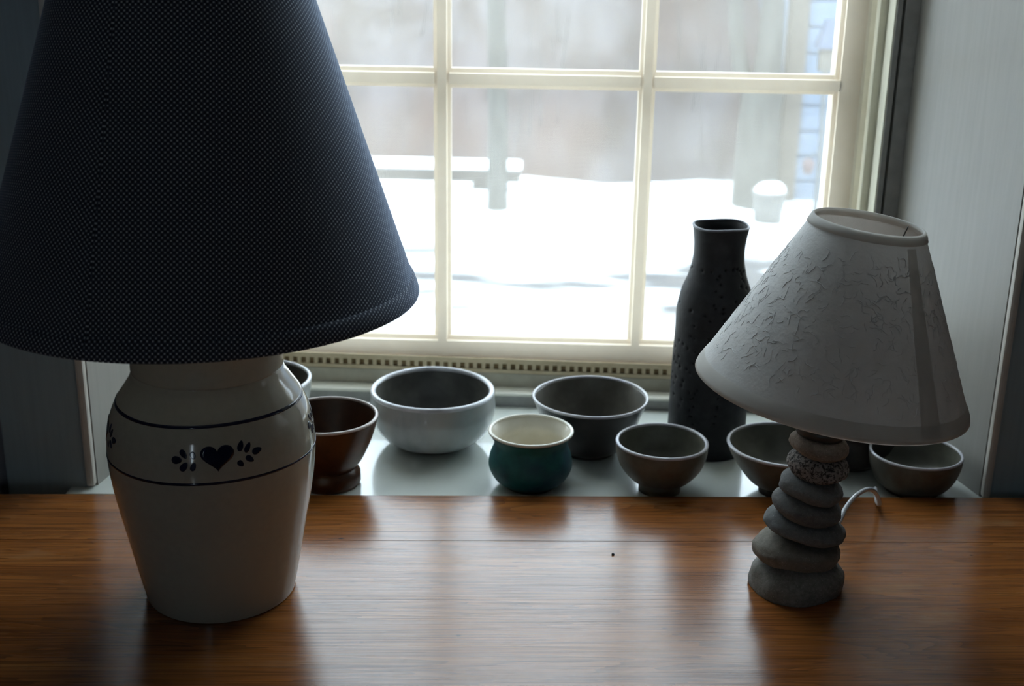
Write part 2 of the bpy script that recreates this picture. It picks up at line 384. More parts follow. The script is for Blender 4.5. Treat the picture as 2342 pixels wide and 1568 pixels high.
# insect screen: cream side frames, punched tan bottom rail, wire cloth
scr = tag(empty('window_screen', (0, 1.4855, 0.775)), 'fine wire insect screen in a cream frame standing inside the sash window', 'window screen')
def sbox(name, x0, x1, y0, y1, z0, z1, mat, bev=0.0, slope=0.0):
    return box(name, x0, x1, y0-1.4855, y1-1.4855, z0-0.775, z1-0.775, mat, scr, bev, slope)
for xa, xb in ((0.3575, 0.3732), (-0.3890, -0.4040)):
    slab('side_frame', [(xa, 0.0138), (xb, 0.0005), (xb, 0.0143), (xa, 0.0143)], 0.0, 0.725, M['creamlite'], scr)
sbox('top_frame', -0.3888, 0.3573, 1.4775, 1.4895, 1.484, 1.50, M['creamlite'], 0.0008)
rail = sbox('bottom_rail', -0.389, 0.3575, 1.4815, 1.4870, 0.7745, 0.7925, M['slot'], 0, SL)
box('rail_lip', -0.389, 0.3575, -0.0072, -0.0042, -0.001, 0.0040, M['tan'], rail, 0, SL)
box('rail_lip', -0.389, 0.3575, -0.0062, -0.0042, 0.0115, 0.0178, M['tan'], rail, 0, SL)
t0 = None
nt_ = 71
for i in range(nt_):
    x = -0.386 + i*0.01050
    if t0 is None: t0 = box('tooth', 0, 0.0048, -0.0060, -0.0042, 0.0040, 0.0115, M['tan'], rail); t = t0
    else: t = t0.copy(); COL.objects.link(t); t.parent = rail
    t.location = (x, 0, SL*x)
V, Fc = [], []
def wire(p0, p1, du, dv):
    k = len(V)
    for p in (p0, p1):
        for a, b in ((-1, -1), (1, -1), (1, 1), (-1, 1)): V.append(tuple(p[i] + a*du[i] + b*dv[i] for i in range(3)))
    for a in range(4):
        b = (a+1) % 4; Fc.append((k+a, k+b, k+4+b, k+4+a))
PITCH_W, HW = 0.00155, 0.00020
nx = int(0.7465/PITCH_W); nz = int(0.694/PITCH_W)
for i in range(nx+1):
    x = -0.389 + i*PITCH_W; wire((x, 0.0001, 0.0170+SL*x), (x, 0.0001, 0.7095), (HW, 0, 0), (0, 0.00006, 0))
for k in range(nz+1):
    z = 0.0175 + k*PITCH_W; wire((-0.389, -0.0001, z), (0.3575, -0.0001, z), (0, 0.00006, 0), (0, 0, HW))
wc = mk('wire_cloth', V, Fc, M['wire'], scr); wc['kind'] = 'stuff'

# ------------------------------------------------------------------ outdoors
GZ = -0.15
def snow_mat():
    m, nt, nd, lk, b = nm('trodden_snow')
    tc = coords(nt, (0.55, 2.4, 1)); n = tex_noise(nt, tc, 1.1, 5, 0.6, 0.3)
    sp = N(nd, 'ShaderNodeSeparateXYZ'); lk.new(coords(nt), sp.inputs[0])
    yv = sp.outputs[1]
    band = math_n(nt, 'MULTIPLY', ramp(nt, math_n(nt, 'MULTIPLY', yv, 0.1), [(0.46, (0, 0, 0)), (0.485, (1, 1, 1)), (0.56, (1, 1, 1)), (0.60, (0, 0, 0))]), 1.0)
    f = math_n(nt, 'MULTIPLY', ramp(nt, n, [(0.42, (0, 0, 0)), (0.53, (1, 1, 1))]), band)
    lk.new(mixc(nt, f, (0.86, 0.88, 0.90), (0.055, 0.057, 0.066)), b.inputs['Base Color'])
    setp(b, Roughness=0.8, Specular_IOR_Level=0.2); return m
M['snow'] = snow_mat()
V, Fc = [], []
nxg, nyg = 60, 90
ys = [-14 + 34*k/nyg for k in range(nyg+1)]
for y in ys:
    for i in range(nxg+1):
        x = -15 + 30*i/nxg
        V.append((x, y, GZ + (0.03*noise.noise((x*0.9, y*1.7, 2.0)) if y > 3.0 else 0)))
for k in range(nyg):
    for i in range(nxg): Fc.append((k*(nxg+1)+i, k*(nxg+1)+i+1, (k+1)*(nxg+1)+i+1, (k+1)*(nxg+1)+i))
gr = mk('snow_ground', V, Fc, M['snow'], None, True); struct(gr, 'trampled white snow covering the ground outside the window')
M['bank'] = speck('dry_bank', (0.064, 0.049, 0.043), (0.135, 0.120, 0.124), 1.6, 0.9, 0.0, c3=(0.092, 0.056, 0.045), big=0.5, stretch=(2.0, 1, 0.9), detail=7)
V, Fc = [], []
nu, nv = 120, 60
for k in range(nv+1):
    t = k/nv; y = 7.45 + 4.6*t; z0 = GZ - 0.12 + 3.9*t**0.9
    for i in range(nu+1):
        x = -9 + 18*i/nu
        V.append((x, y + 0.25*noise.noise((x*1.3, t*6, 1)), z0 + 0.16*noise.noise((x*1.1, t*9, 5)) + 0.05*noise.noise((x*5, t*30, 9))))
for k in range(nv):
    for i in range(nu): Fc.append((k*(nu+1)+i, k*(nu+1)+i+1, (k+1)*(nu+1)+i+1, (k+1)*(nu+1)+i))
bk = mk('leafy_bank', V, Fc, M['bank'], None, True); struct(bk, 'mauve brown bank of dry leaves rising beyond the snow')
# dry stems standing on the bank
V, Fc = [], []
rs = random.Random(3)
for i in range(900):
    x = rs.uniform(-6, 6); t = rs.uniform(0.02, 0.95); y = 7.40 + 4.6*t; z = GZ - 0.17 + 3.9*t**0.9
    h = rs.uniform(0.25, 0.9); w = rs.uniform(0.003, 0.009); lx, ly = rs.uniform(-0.12, 0.12), rs.uniform(-0.15, 0.05)
    k = len(V)
    for a in range(3): V.append((x + w*math.cos(a*2.1), y + w*math.sin(a*2.1), z))
    V.append((x + lx, y + ly, z + h))
    for a in range(3): Fc.append((k+a, k+(a+1) % 3, k+3))
M['stem'] = speck('dry_stem', (0.09, 0.08, 0.075), (0.16, 0.15, 0.15), 3, 0.9)
st = mk('dry_stems', V, Fc, M['stem'], bk); st['kind'] = 'stuff'; st['label'] = 'thin dry winter stems all over the bank'
# tree
M['bark'] = speck('grey_bark', (0.055, 0.053, 0.048), (0.085, 0.083, 0.076), 9, 0.9, 0.4, 0.01, stretch=(3, 3, 0.7))
tr = tag(empty('tree', (-0.286, 6.62, GZ)), 'slim grey tree trunk rising from the snow before the bank', 'tree')
tube('trunk', [(0, 0, -0.05), (0, 0, 0.1), (-0.005, 0, 0.6), (-0.02, 0, 1.3), (0.0, 0.05, 2.4), (0.05, 0.1, 3.8)], lambda t: 0.062 - 0.028*t if t > 0.06 else 0.066, M['bark'], tr, 14)
for a, z in ((0.4, 1.9), (2.5, 2.3), (4.2, 2.7), (1.4, 3.1)):
    tube('branch', [(0, 0.03, z), (0.35*math.cos(a), 0.35*math.sin(a), z+0.35), (0.8*math.cos(a), 0.8*math.sin(a), z+0.9)], lambda t: 0.020-0.014*t, M['bark'], tr, 8)
# low rail under snow
M['oldwood'] = speck('weathered_wood', (0.05, 0.045, 0.04), (0.08, 0.07, 0.065), 10, 0.9, stretch=(1, 6, 6))
M['cleansnow'] = speck('clean_snow', (0.88, 0.90, 0.92), (0.93, 0.94, 0.95), 8, 0.8)
rl = tag(empty('low_rail', (-1.0, 7.12, GZ)), 'low wooden rail under a white cap of snow beside the tree', 'rail')
box('beam', -0.80, 0.82, -0.04, 0.04, 0.05, 0.12, M['oldwood'], rl, 0.004)
box('leg', -0.72, -0.62, -0.035, 0.035, -0.05, 0.05, M['oldwood'], rl, 0.003)
box('leg', 0.55, 0.65, -0.035, 0.035, -0.05, 0.05, M['oldwood'], rl, 0.003)
cap = box('snow_cap', -0.80, 0.83, -0.05, 0.05, 0.12, 0.168, M['cleansnow'], rl, 0.016)
# white shed with cream corner board
M['shedside'] = speck('blue_white_boards', (0.13, 0.165, 0.22), (0.155, 0.19, 0.25), 6, 0.8)
M['corner'] = speck('cream_corner_board', (0.115, 0.10, 0.085), (0.135, 0.118, 0.10), 6, 0.8)
M['shedroof'] = speck('shed_roof', (0.20, 0.2, 0.22), (0.28, 0.28, 0.30), 6, 0.8)
sh = tag(empty('garden_shed', (1.31, 7.0, GZ)), 'pale blue board shed with a cream corner post', 'shed')
bm = bmesh.new(); prism(bm, rect(0.05, 2.2, 0.06, 1.8), -0.05, 2.1); from_bm('body', bm, M['shedside'], sh)
for i in range(15): 
    box('board', 0.05, 2.2, 0.035, 0.058, -0.03+i*0.14, 0.10+i*0.14, M['shedside'], sh, 0.004)
box('corner_post', -0.05, 0.05, 0.0, 0.12, -0.05, 2.1, M['corner'], sh, 0.005)
bm = bmesh.new(); prism(bm, rect(-0.25, 2.4, -0.25, 2.0), 2.1, 2.2); from_bm('roof', bm, M['shedroof'], sh)
# dark stump-like trunk left of the shed
dk = tag(empty('grey_trunk', (1.12, 6.90, GZ)), 'broad grey brown trunk standing against the pale shed', 'tree')
tube('trunk', [(0, 0, -0.05), (0, 0, 0.25), (0.0, 0.01, 0.5), (0.02, 0.03, 0.64)], lambda t: 0.125-0.02*t, M['bark'], dk, 16)
tube('limb', [(0.0, 0.02, 0.55), (-0.12, 0.06, 0.75), (-0.2, 0.0, 1.3)], lambda t: 0.06-0.03*t, M['bark'], dk, 10)
tube('limb', [(0.02, 0.03, 0.6), (0.03, 0.03, 1.0), (0.0, 0.0, 1.9)], lambda t: 0.085-0.04*t, M['bark'], dk, 10)
# planter with snow
M['pot'] = speck('grey_planter', (0.10, 0.098, 0.095), (0.13, 0.125, 0.12), 12, 0.8)
pl = tag(empty('planter_pot', (1.125, 6.45, GZ)), 'round grey planter pot heaped with snow near the shed', 'planter')
lathe('pot', [(0.0, 0.0), (0.070, 0.0), (0.078, 0.08), (0.086, 0.145), (0.093, 0.147), (0.093, 0.165), (0.080, 0.165), (0.078, 0.13), (0, 0.13)], M['pot'], pl, 40)
lathe('snow_heap', smooth_profile([(0.0801, 0.140), (0.0800, 0.166), (0.070, 0.185), (0.045, 0.205), (0.0, 0.212)], 4), M['cleansnow'], pl, 40, wob=lambda r, z, a: (r, z + 0.012*math.sin(a+1)*r/0.08))
# pole with lantern
M['pole'] = speck('grey_pole', (0.09, 0.095, 0.10), (0.12, 0.125, 0.13), 12, 0.6)
M['lantern'] = speck('tan_lantern', (0.12, 0.11, 0.095), (0.15, 0.135, 0.12), 12, 0.7)
M['lanroof'] = speck('blue_lantern_roof', (0.08, 0.095, 0.14), (0.10, 0.12, 0.17), 12, 0.7)
M['orn'] = speck('rust_pot', (0.10, 0.065, 0.065), (0.12, 0.085, 0.09), 12, 0.7)
po = tag(empty('lantern_pole', (1.43, 6.75, GZ)), 'thin grey pole topped by a small lantern box before the shed', 'lantern')
tube('pole', [(0, 0, -0.05), (0, 0, 0.3), (-0.01, 0, 0.6), (-0.01, 0, 0.75)], 0.014, M['pole'], po, 12)
box('lantern_box', -0.05, 0.045, -0.045, 0.045, 0.74, 0.86, M['lantern'], po, 0.006)
bm = bmesh.new()
b4 = [bm.verts.new(v) for v in ((-0.075, -0.07, 0.861), (0.07, -0.07, 0.861), (0.07, 0.07, 0.861), (-0.075, 0.07, 0.861))]; tp = [bm.verts.new(v) for v in ((-0.03, -0.03, 1.0), (0.03, -0.03, 1.0), (0.03, 0.03, 1.0), (-0.03, 0.03, 1.0))]
bm.faces.new(b4[::-1]); bm.faces.new(tp)
for i in range(4): bm.faces.new((b4[i], b4[(i+1) % 4], tp[(i+1) % 4], tp[i]))
from_bm('lantern_roof', bm, M['lanroof'], po)
for sx in (-1, 1):
    tube('bracket', [(0, 0, 0.30), (sx*0.03, 0, 0.31), (sx*0.058, 0, 0.285)], 0.005, M['pole'], po, 6, 4)
    lathe('hanging_pot', [(0, 0.20), (0.020, 0.20), (0.030, 0.235), (0.033, 0.27), (0.026, 0.275), (0, 0.285)], M['orn'], po, 16, loc=(sx*0.058, 0, 0))

# ------------------------------------------------------------------ table
TZ = 0.75
tb = tag(empty('wooden_table', (-0.0325, 1.1785, 0), math.atan(0.057)), 'long varnished orange pine table pushed up to the window wall', 'table')
cuts = [0.0, 0.100, 0.209, 0.350, 0.480, 0.620, 0.760]
for i in range(6):
    g = 0.00002
    bm = bmesh.new(); prism(bm, rect(-0.95, 0.95, -(cuts[i+1]-g), -(cuts[i]+g)), TZ-0.028, TZ)
    bmesh.ops.bevel(bm, geom=[x for x in bm.edges], offset=0.00008 if i else 0.0006, segments=2, affect='EDGES')
    from_bm('plank', bm, M['wood'], tb)
for (a, b, c, d) in ((-0.86, 0.86, -0.075, -0.055), (-0.86, 0.86, -0.705, -0.685), (-0.86, -0.84, -0.684, -0.076), (0.84, 0.86, -0.684, -0.076)):
    box('apron', a, b, c, d, TZ-0.13, TZ-0.0285, M['wood'], tb, 0.001)
for x in (-0.895, 0.861):
    for y in (-0.1, -0.72): box('leg', x, x+0.034+0.0, y, y+0.055, 0, TZ-0.0285, M['wood'], tb, 0.003)

# ------------------------------------------------------------------ navy lamp
def stoneware():
    return speck('cream_stoneware_glaze', (0.40, 0.385, 0.325), (0.44, 0.425, 0.36), 160, 0.10, spec=0.5, lo=0.3, hi=0.7, c3=(0.42, 0.39, 0.32), big=9)
M['stoneware'] = stoneware()
M['navy_glaze'] = speck('navy_glaze', (0.006, 0.008, 0.028), (0.012, 0.016, 0.05), 60, 0.10)
M['brass'] = speck('aged_brass', (0.45, 0.32, 0.12), (0.55, 0.40, 0.18), 40, 0.3)
M['brass'].node_tree.nodes['Principled BSDF'].inputs['Metallic'].default_value = 1
M['bulb'] = speck('frosted_bulb', (0.75, 0.75, 0.73), (0.8, 0.8, 0.78), 20, 0.3)

def check_fabric(name='navy_check_fabric'):
    """fine light check on navy; UV holds flat cloth coordinates in metres"""
    m, nt, nd, lk, b = nm(name)
    uv = N(nd, 'ShaderNodeUVMap'); uv.uv_map = 'UVMap'
    mp = N(nd, 'ShaderNodeMapping'); mp.inputs['Rotation'].default_value = (0, 0, math.radians(40)); lk.new(uv.outputs[0], mp.inputs[0])
    sp = N(nd, 'ShaderNodeSeparateXYZ'); lk.new(mp.outputs[0], sp.inputs[0])
    pit = 0.00285
    L = []
    for i in range(2):
        f = math_n(nt, 'FRACT', math_n(nt, 'MULTIPLY', sp.outputs[i], 1/pit))
        d = math_n(nt, 'ABSOLUTE', math_n(nt, 'SUBTRACT', f, 0.5))
        L.append(math_n(nt, 'MULTIPLY', math_n(nt, 'SUBTRACT', 0.22, d), 9.0, True))
    s = math_n(nt, 'ADD', L[0], L[1])
    c = ramp(nt, math_n(nt, 'MULTIPLY', s, 0.5), [(0.0, (0.0125, 0.0145, 0.024)), (0.5, (0.064, 0.072, 0.095)), (1.0, (0.60, 0.64, 0.69))])
    lk.new(c, b.inputs['Base Color'])
    setp(b, Roughness=0.85, Specular_IOR_Level=0.25, Sheen_Weight=0.5, Sheen_Roughness=0.4)
    b.inputs['Sheen Tint'].default_value = (0.55, 0.7, 1, 1)
    return m
M['check'] = check_fabric()
M['shade_lining'] = speck('cream_shade_lining', (0.60, 0.56, 0.48), (0.66, 0.62, 0.54), 30, 0.8)

LX, LY = -0.2815, 0.977
lamp = tag(empty('table_lamp', (LX, LY, TZ)), 'cream stoneware jar lamp with navy hearts under a large navy checked shade', 'table lamp')
vprof = [(0.0625, 0.0), (0.0645, 0.004), (0.0705, 0.034), (0.0768, 0.068), (0.0828, 0.101), (0.0860, 0.130), (0.0858, 0.146), (0.0826, 0.166), (0.0762, 0.182), (0.0690, 0.193), (0.0640, 0.201), (0.0622, 0.2055), (0.0614, 0.2075), (0.0622, 0.2095), (0.0620, 0.224), (0.0635, 0.234), (0.066, 0.240)]
vp = [(0.0, 0.0)] + smooth_profile(vprof, 6)
LEAN = -0.010
def lean(r, z, a): return r, z
zz = np.array([p[1] for p in vp[1:]]); rr = np.array([p[0] for p in vp[1:]])
body = lathe('jar', vp + [(0.064, 0.242), (0.060, 0.2405), (0.058, 0.232), (0.056, 0.222), (0.0, 0.220)], M['stoneware'], lamp, 128)
def on_jar(s_deg, z, off=0.00035):
    r = float(np.interp(z, zz, rr)) + off; a = math.radians(s_deg)
    return (r*math.sin(a), -r*math.cos(a), z)
def stripe(z, h):
    V, Fc = [], []; n = 128; lv = [z-h/2, z-h/2, z-h/6, z+h/6, z+h/2, z+h/2]; of = [-0.0004, 0.0002, 0.0003, 0.0003, 0.0002, -0.0004]
    for zz_, o_ in zip(lv, of):
        for j in range(n): V.append(on_jar(360*j/n, zz_ + (0.0005*math.sin(2*PI*j/n*3)), o_))
    for i in range(5):
        for j in range(n): j2 = (j+1) % n; Fc.append((i*n+j, i*n+j2, (i+1)*n+j2, (i+1)*n+j))
    o = mk('painted_stripe', V, Fc, M['navy_glaze'], body, True); o['label'] = 'navy painted stripe'
stripe(0.1822, 0.0024); stripe(0.1380, 0.0022)
def decal(name, outline, a0, z0):
    """painted mark: outline in metres on the jar's skin"""
    cx = sum(p[0] for p in outline)/len(outline); cy = sum(p[1] for p in outline)/len(outline)
    V, Fc = [], []; n = len(outline); K = 5
    rb = 0.0838
    for k in range(1, K+2):
        t = min(k, K)/K
        for x, y in outline:
            px, py = cx + (x-cx)*t, cy + (y-cy)*t
            V.append(on_jar(a0 + math.degrees(px/rb), z0 + py, 0.0003 if k <= K else -0.0006))
    V.append(on_jar(a0 + math.degrees(cx/rb), z0 + cy, 0.0003)); c = len(V)-1
    for j in range(n): Fc.append((c, j, (j+1) % n))
    for k in range(K):
        for j in range(n): j2 = (j+1) % n; Fc.append((k*n+j, (k+1)*n+j, (k+1)*n+j2, k*n+j2))
    return mk(name, V, Fc, M['navy_glaze'], body, True)
heart = []
for i in range(48):
    t = 2*PI*i/48
    heart.append((0.0132*math.sin(t)**3, 0.0100*(13*math.cos(t)-5*math.cos(2*t)-2*math.cos(3*t)-math.cos(4*t))/14.0 + 0.0006))
def leaf(dx, dz, ang, l, w):
    o = []; ca, sa = math.cos(ang), math.sin(ang)
    for i in range(20):
        t = 2*PI*i/20; u = l*math.cos(t); v = w*math.sin(t)*(1-0.25*math.cos(t))
        o.append((dx + u*ca - v*sa, dz + u*sa + v*ca))
    return o
RB = 0.0838
def dx(deg): return math.radians(deg)*RB
for k in range(4):
    a0 = 18.0 + 90*k; z0 = 0.1592
    decal('painted_heart', heart, a0, z0)['label'] = 'navy painted heart'
    for (dd, dz, an, l, w) in ((-21.4, -0.0012, 0.0, 0.0042, 0.0030), (-17.8, 0.0036, -0.95, 0.0040, 0.0023), (-17.7, -0.0064, 0.95, 0.0042, 0.0026), (-12.8, 0.0026, -1.2, 0.0030, 0.0021), (-12.8, -0.0064, 1.2, 0.0036, 0.0021),
                               (12.7, 0.0066, 1.2, 0.0043, 0.0023), (16.5, 0.0044, 1.0, 0.0043, 0.0021), (21.5, 0.0004, 0.2, 0.0042, 0.0027), (17.0, -0.0048, -0.7, 0.0038, 0.0023), (11.8, -0.0072, -0.9, 0.0030, 0.0022)):
        decal('painted_leaf', leaf(dx(dd), dz, an, l, w), a0, z0)
# fittings inside the shade
lathe('lamp_cap', [(0.0, 0.2430), (0.067, 0.2430), (0.067, 0.247), (0.020, 0.250), (0.0, 0.250)], M['brass'], lamp, 48)
lathe('socket', [(0.0, 0.250), (0.018, 0.250), (0.018, 0.300), (0.014, 0.306), (0.0, 0.306)], M['brass'], lamp, 32)
lathe('bulb', smooth_profile([(0.013, 0.3065), (0.016, 0.325), (0.029, 0.355), (0.030, 0.370), (0.018, 0.392), (0.0, 0.398)], 5), M['bulb'], lamp, 32)
tube('harp', [(-0.022, 0, 0.252), (-0.045, 0, 0.32), (-0.048, 0, 0.42), (-0.03, 0, 0.515), (0, 0, 0.5345), (0.03, 0, 0.515), (0.048, 0, 0.42), (0.045, 0, 0.32), (0.022, 0, 0.252)], 0.0022, M['brass'], lamp, 8)
# shade: flat cloth laid round a cone, mirrored at the seam so the check meets in chevrons
SB_R, SB_Z, ST_R, ST_Z = 0.1745, 0.2700, 0.0780, 0.5650
SHT = (0.006, -0.010)                                    # shade sits a touch askew: tilt about y and x
shade = lathe('_tmp', [(1, 0), (1, 1)], M['check'], None, 4); bpy.data.objects.remove(shade)
slant = math.hypot(SB_R-ST_R, SB_Z-ST_Z); sin_h = (SB_R-ST_R)/slant; rho_b = SB_R/sin_h
SEAM = math.radians(-12)
def cloth_uv(a, rho):
    """unrolled cone; two panels, mirrored about the seam in front and the one behind"""
    d = (a - SEAM + PI) % (2*PI) - PI
    ph = abs(d)*sin_h
    return (rho*math.sin(ph), -rho*math.cos(ph))
def cone_part(name, rings, parent, thick=0.0012, segs=180, mat=None):
    """rings: (slant fraction from bottom, outward offset)"""
    V, Fc, uvv = [], [], []
    n = len(rings)
    for t, off in rings:
        r = SB_R + (ST_R-SB_R)*t + off; z = SB_Z + (ST_Z-SB_Z)*t
        rho = rho_b - t*slant
        for j in range(segs+1):
            a = SEAM + 2*PI*j/segs
            V.append((r*math.sin(a), -r*math.cos(a), z)); uvv.append((a, rho))
    m = segs+1
    for i in range(n-1):
        for j in range(segs): Fc.append((i*m+j, i*m+j+1, (i+1)*m+j+1, (i+1)*m+j))
    o = mk(name, V, Fc, mat or M['check'], parent, True)
    l = o.data.uv_layers.new(name='UVMap')
    for lp in o.data.loops:
        a, rho = uvv[lp.vertex_index]; l.data[lp.index].uv = cloth_uv(a, rho)
    return o
shade = cone_part('lamp_shade', [(k/24, 0.0) for k in range(25)], lamp)
shade['label'] = 'large navy shade with a fine light check'
lining = cone_part('shade_lining', [(k/8, -0.0015) for k in range(9)], shade, mat=M['shade_lining'])
hem = cone_part('hem', [(0.048, 0.0001), (0.046, 0.0012), (0.036, 0.0017), (0.018, 0.0019), (0.004, 0.0018), (-0.001, 0.0010), (-0.002, -0.0005), (0.002, -0.0022), (0.02, -0.0024)], shade)
toph = cone_part('top_hem', [(0.962, 0.0001), (0.964, 0.0014), (0.985, 0.0019), (0.998, 0.0016), (1.001, 0.0), (0.998, -0.002)], shade)
for k in range(3):
    a = 2*PI*k/3; tube('spider_wire', [(0.004*math.cos(a), 0.004*math.sin(a), 0.538), (0.04*math.cos(a), 0.04*math.sin(a), 0.538), ((ST_R-0.002)*math.cos(a), (ST_R-0.002)*math.sin(a), 0.556)], 0.0015, M['brass'], shade, 6)
lathe('finial', [(0.0, 0.534), (0.008, 0.534), (0.006, 0.546), (0.009, 0.556), (0.006, 0.566), (0, 0.570)], M['brass'], lamp, 20)

# ------------------------------------------------------------------ stone lamp
def stone_mat(name, c1, c2, sc_, lo=0.35, hi=0.65, bmp=0.35):
    m, nt, nd, lk, b = nm(name)
    v = coords(nt)
    n1 = tex_noise(nt, v, sc_, 6, 0.65); n2 = tex_noise(nt, v, 45, 4); n3 = tex_noise(nt, v, 900, 2)
    c = ramp(nt, n1, [(lo, c1), (hi, c2)])
    c = mixc(nt, math_n(nt, 'MULTIPLY', n2, 0.5), c, tuple(0.6*x for x in c1))
    c = mixc(nt, ramp(nt, n3, [(0.62, (0, 0, 0)), (0.72, (0.6, 0.6, 0.6))]), c, tuple(min(1, 1.5*x) for x in c2))
    lk.new(c, b.inputs['Base Color']); setp(b, Roughness=0.9, Specular_IOR_Level=0.2)
    h = math_n(nt, 'ADD', math_n(nt, 'MULTIPLY', n1, 0.8), math_n(nt, 'MULTIPLY', n3, 0.25))
    bump(nt, b, h, bmp, 0.0015); return m
SM = [stone_mat('granite_grey', (0.20, 0.19, 0.17), (0.33, 0.32, 0.29), 260), stone_mat('tan_grey_stone', (0.20, 0.18, 0.15), (0.30, 0.28, 0.24), 180),
      stone_mat('blue_grey_stone', (0.15, 0.155, 0.155), (0.23, 0.235, 0.23), 200), stone_mat('dark_grey_stone', (0.15, 0.15, 0.145), (0.22, 0.22, 0.21), 300),
      stone_mat('slate_grey_stone', (0.17, 0.175, 0.175), (0.25, 0.255, 0.25), 300), stone_mat('speckled_granite', (0.045, 0.042, 0.040), (0.36, 0.33, 0.31), 330, 0.44, 0.54, 0.5),
      stone_mat('reddish_tan_stone', (0.20, 0.16, 0.125), (0.33, 0.28, 0.235), 200)]
KX, KY = 0.2286, 1.012
sl = tag(empty('stone_lamp', (KX, KY, TZ)), 'small lamp of seven stacked beach stones under a tilted white paper shade', 'table lamp')
def stone(i, cx, cy, cz, rx, ry, rz, tx, ty, rzrot, flat=False, label=None, seed=0):
    bm = bmesh.new(); bmesh.ops.create_icosphere(bm, subdivisions=5, radius=1.0)
    for v in bm.verts:
        p = v.co.copy()
        # rounded-pebble section: fuller edge than an ellipsoid
        h = math.hypot(p.x, p.y); zf = math.copysign(abs(p.z)**0.92, p.z)
        rs_ = 1.0 if h < 1e-6 else (h**0.86)/h
        q = Vector((p.x*rs_, p.y*rs_, zf))
        d = 0.10*noise.noise(p*1.3 + Vector((seed, seed*2.3, 0))) + 0.025*noise.noise(p*3.5 + Vector((seed*5, 0, 1))) + 0.008*noise.noise(p*11 + Vector((0, seed*3, 1)))
        q *= 1 + d
        v.co = Vector((q.x*rx, q.y*ry, q.z*rz))
    o = from_bm('stone', bm, SM[i], sl, True)
    R = Matrix.Rotation(rzrot, 4, 'Z'); T = Matrix.Rotation(ty, 4, 'Y') @ Matrix.Rotation(tx, 4, 'X')
    me = o.data; me.transform(Matrix.Translation((cx, cy, cz)) @ T @ R)
    if flat:
        for v in me.vertices:
            if v.co.z < 0.0: v.co.z = 0.0
    if label: o['label'] = label
    return o
stone(0, 0.0000, 0, 0.0060, 0.0425, 0.040, 0.0245, 0, 0, 0.3, True, 'granite base stone cut flat underneath', 1)
stone(1, -0.0025, 0, 0.0360, 0.0385, 0.035, 0.0155, 0, 0.03, 0.2, False, 'thick tan grey stone', 2)
stone(2, 0.0028, 0, 0.0590, 0.0370, 0.032, 0.0118, 0, 0.19, 0.1, False, 'blue grey stone', 3)
stone(3, 0.0022, 0, 0.0778, 0.0315, 0.030, 0.0130, 0, 0.20, 0.5, False, 'dark grey stone', 4)
stone(4, 0.0052, 0, 0.0960, 0.0285, 0.028, 0.0112, 0, 0.16, 0.9, False, 'slate grey stone', 5)
stone(5, 0.0085, 0, 0.1165, 0.0258, 0.025, 0.0140, 0, 0.10, 0.2, False, 'black and white speckled granite stone', 6)
stone(6, 0.0085, 0, 0.1360, 0.0262, 0.025, 0.0108, 0, 0.12, 0.7, False, 'reddish tan top stone', 7)
TILT = math.radians(7.0)
up = Vector((math.sin(TILT), 0, math.cos(TILT)))
def shade_frame(o): o.data.transform(Matrix.Translation((0.0125, 0, 0.188)) @ Matrix.Rotation(TILT, 4, 'Y'))
M['dark_metal'] = speck('dark_metal', (0.03, 0.028, 0.025), (0.05, 0.045, 0.04), 40, 0.4)
M['socket'] = speck('white_socket', (0.6, 0.58, 0.54), (0.66, 0.64, 0.6), 40, 0.4)
o = lathe('socket_collar', [(0.0, -0.0430), (0.020, -0.0430), (0.021, -0.036), (0.016, -0.033), (0.0, -0.033)], M['dark_metal'], sl, 32); shade_frame(o)
o = lathe('socket', [(0.0, -0.033), (0.0125, -0.033), (0.0125, 0.020), (0.0, 0.020)], M['socket'], sl, 28); shade_frame(o)
o = lathe('bulb', smooth_profile([(0.0, 0.0205), (0.009, 0.021), (0.012, 0.035), (0.017, 0.050), (0.012, 0.070), (0.003, 0.086), (0.0, 0.088)], 5), M['bulb'], sl, 28); shade_frame(o)
def paper_mat(name, col, tl, mixf, fibre=True):
    m, nt, nd, lk, b = nm(name)
    v = coords(nt)
    setp(b, Roughness=0.9, Specular_IOR_Level=0.15)
    n = tex_noise(nt, v, 55, 5); c = ramp(nt, n, [(0.3, tuple(0.92*x for x in col)), (0.7, col)])
    lk.new(c, b.inputs['Base Color'])
    t = N(nd, 'ShaderNodeBsdfTranslucent'); t.inputs[0].default_value = rgba(tl)
    mx = N(nd, 'ShaderNodeMixShader'); mx.inputs[0].default_value = mixf
    lk.new(b.outputs[0], mx.inputs[1]); lk.new(t.outputs[0], mx.inputs[2]); lk.new(mx.outputs[0], nd['Material Output'].inputs[0])
    if fibre:
        h = math_n(nt, 'ADD', math_n(nt, 'MULTIPLY', n, 0.6), math_n(nt, 'MULTIPLY', tex_noise(nt, v, 320, 4), 0.35))
        bump(nt, b, h, 0.5, 0.0016)
    return m
M['paper'] = paper_mat('fibre_paper', (0.84, 0.83, 0.81), (0.74, 0.68, 0.60), 0.13)
M['paper_tape'] = paper_mat('paper_tape', (0.80, 0.79, 0.77), (0.86, 0.82, 0.76), 0.50, False)
PB_R, PT_R, PH = 0.1150, 0.0452, 0.1445
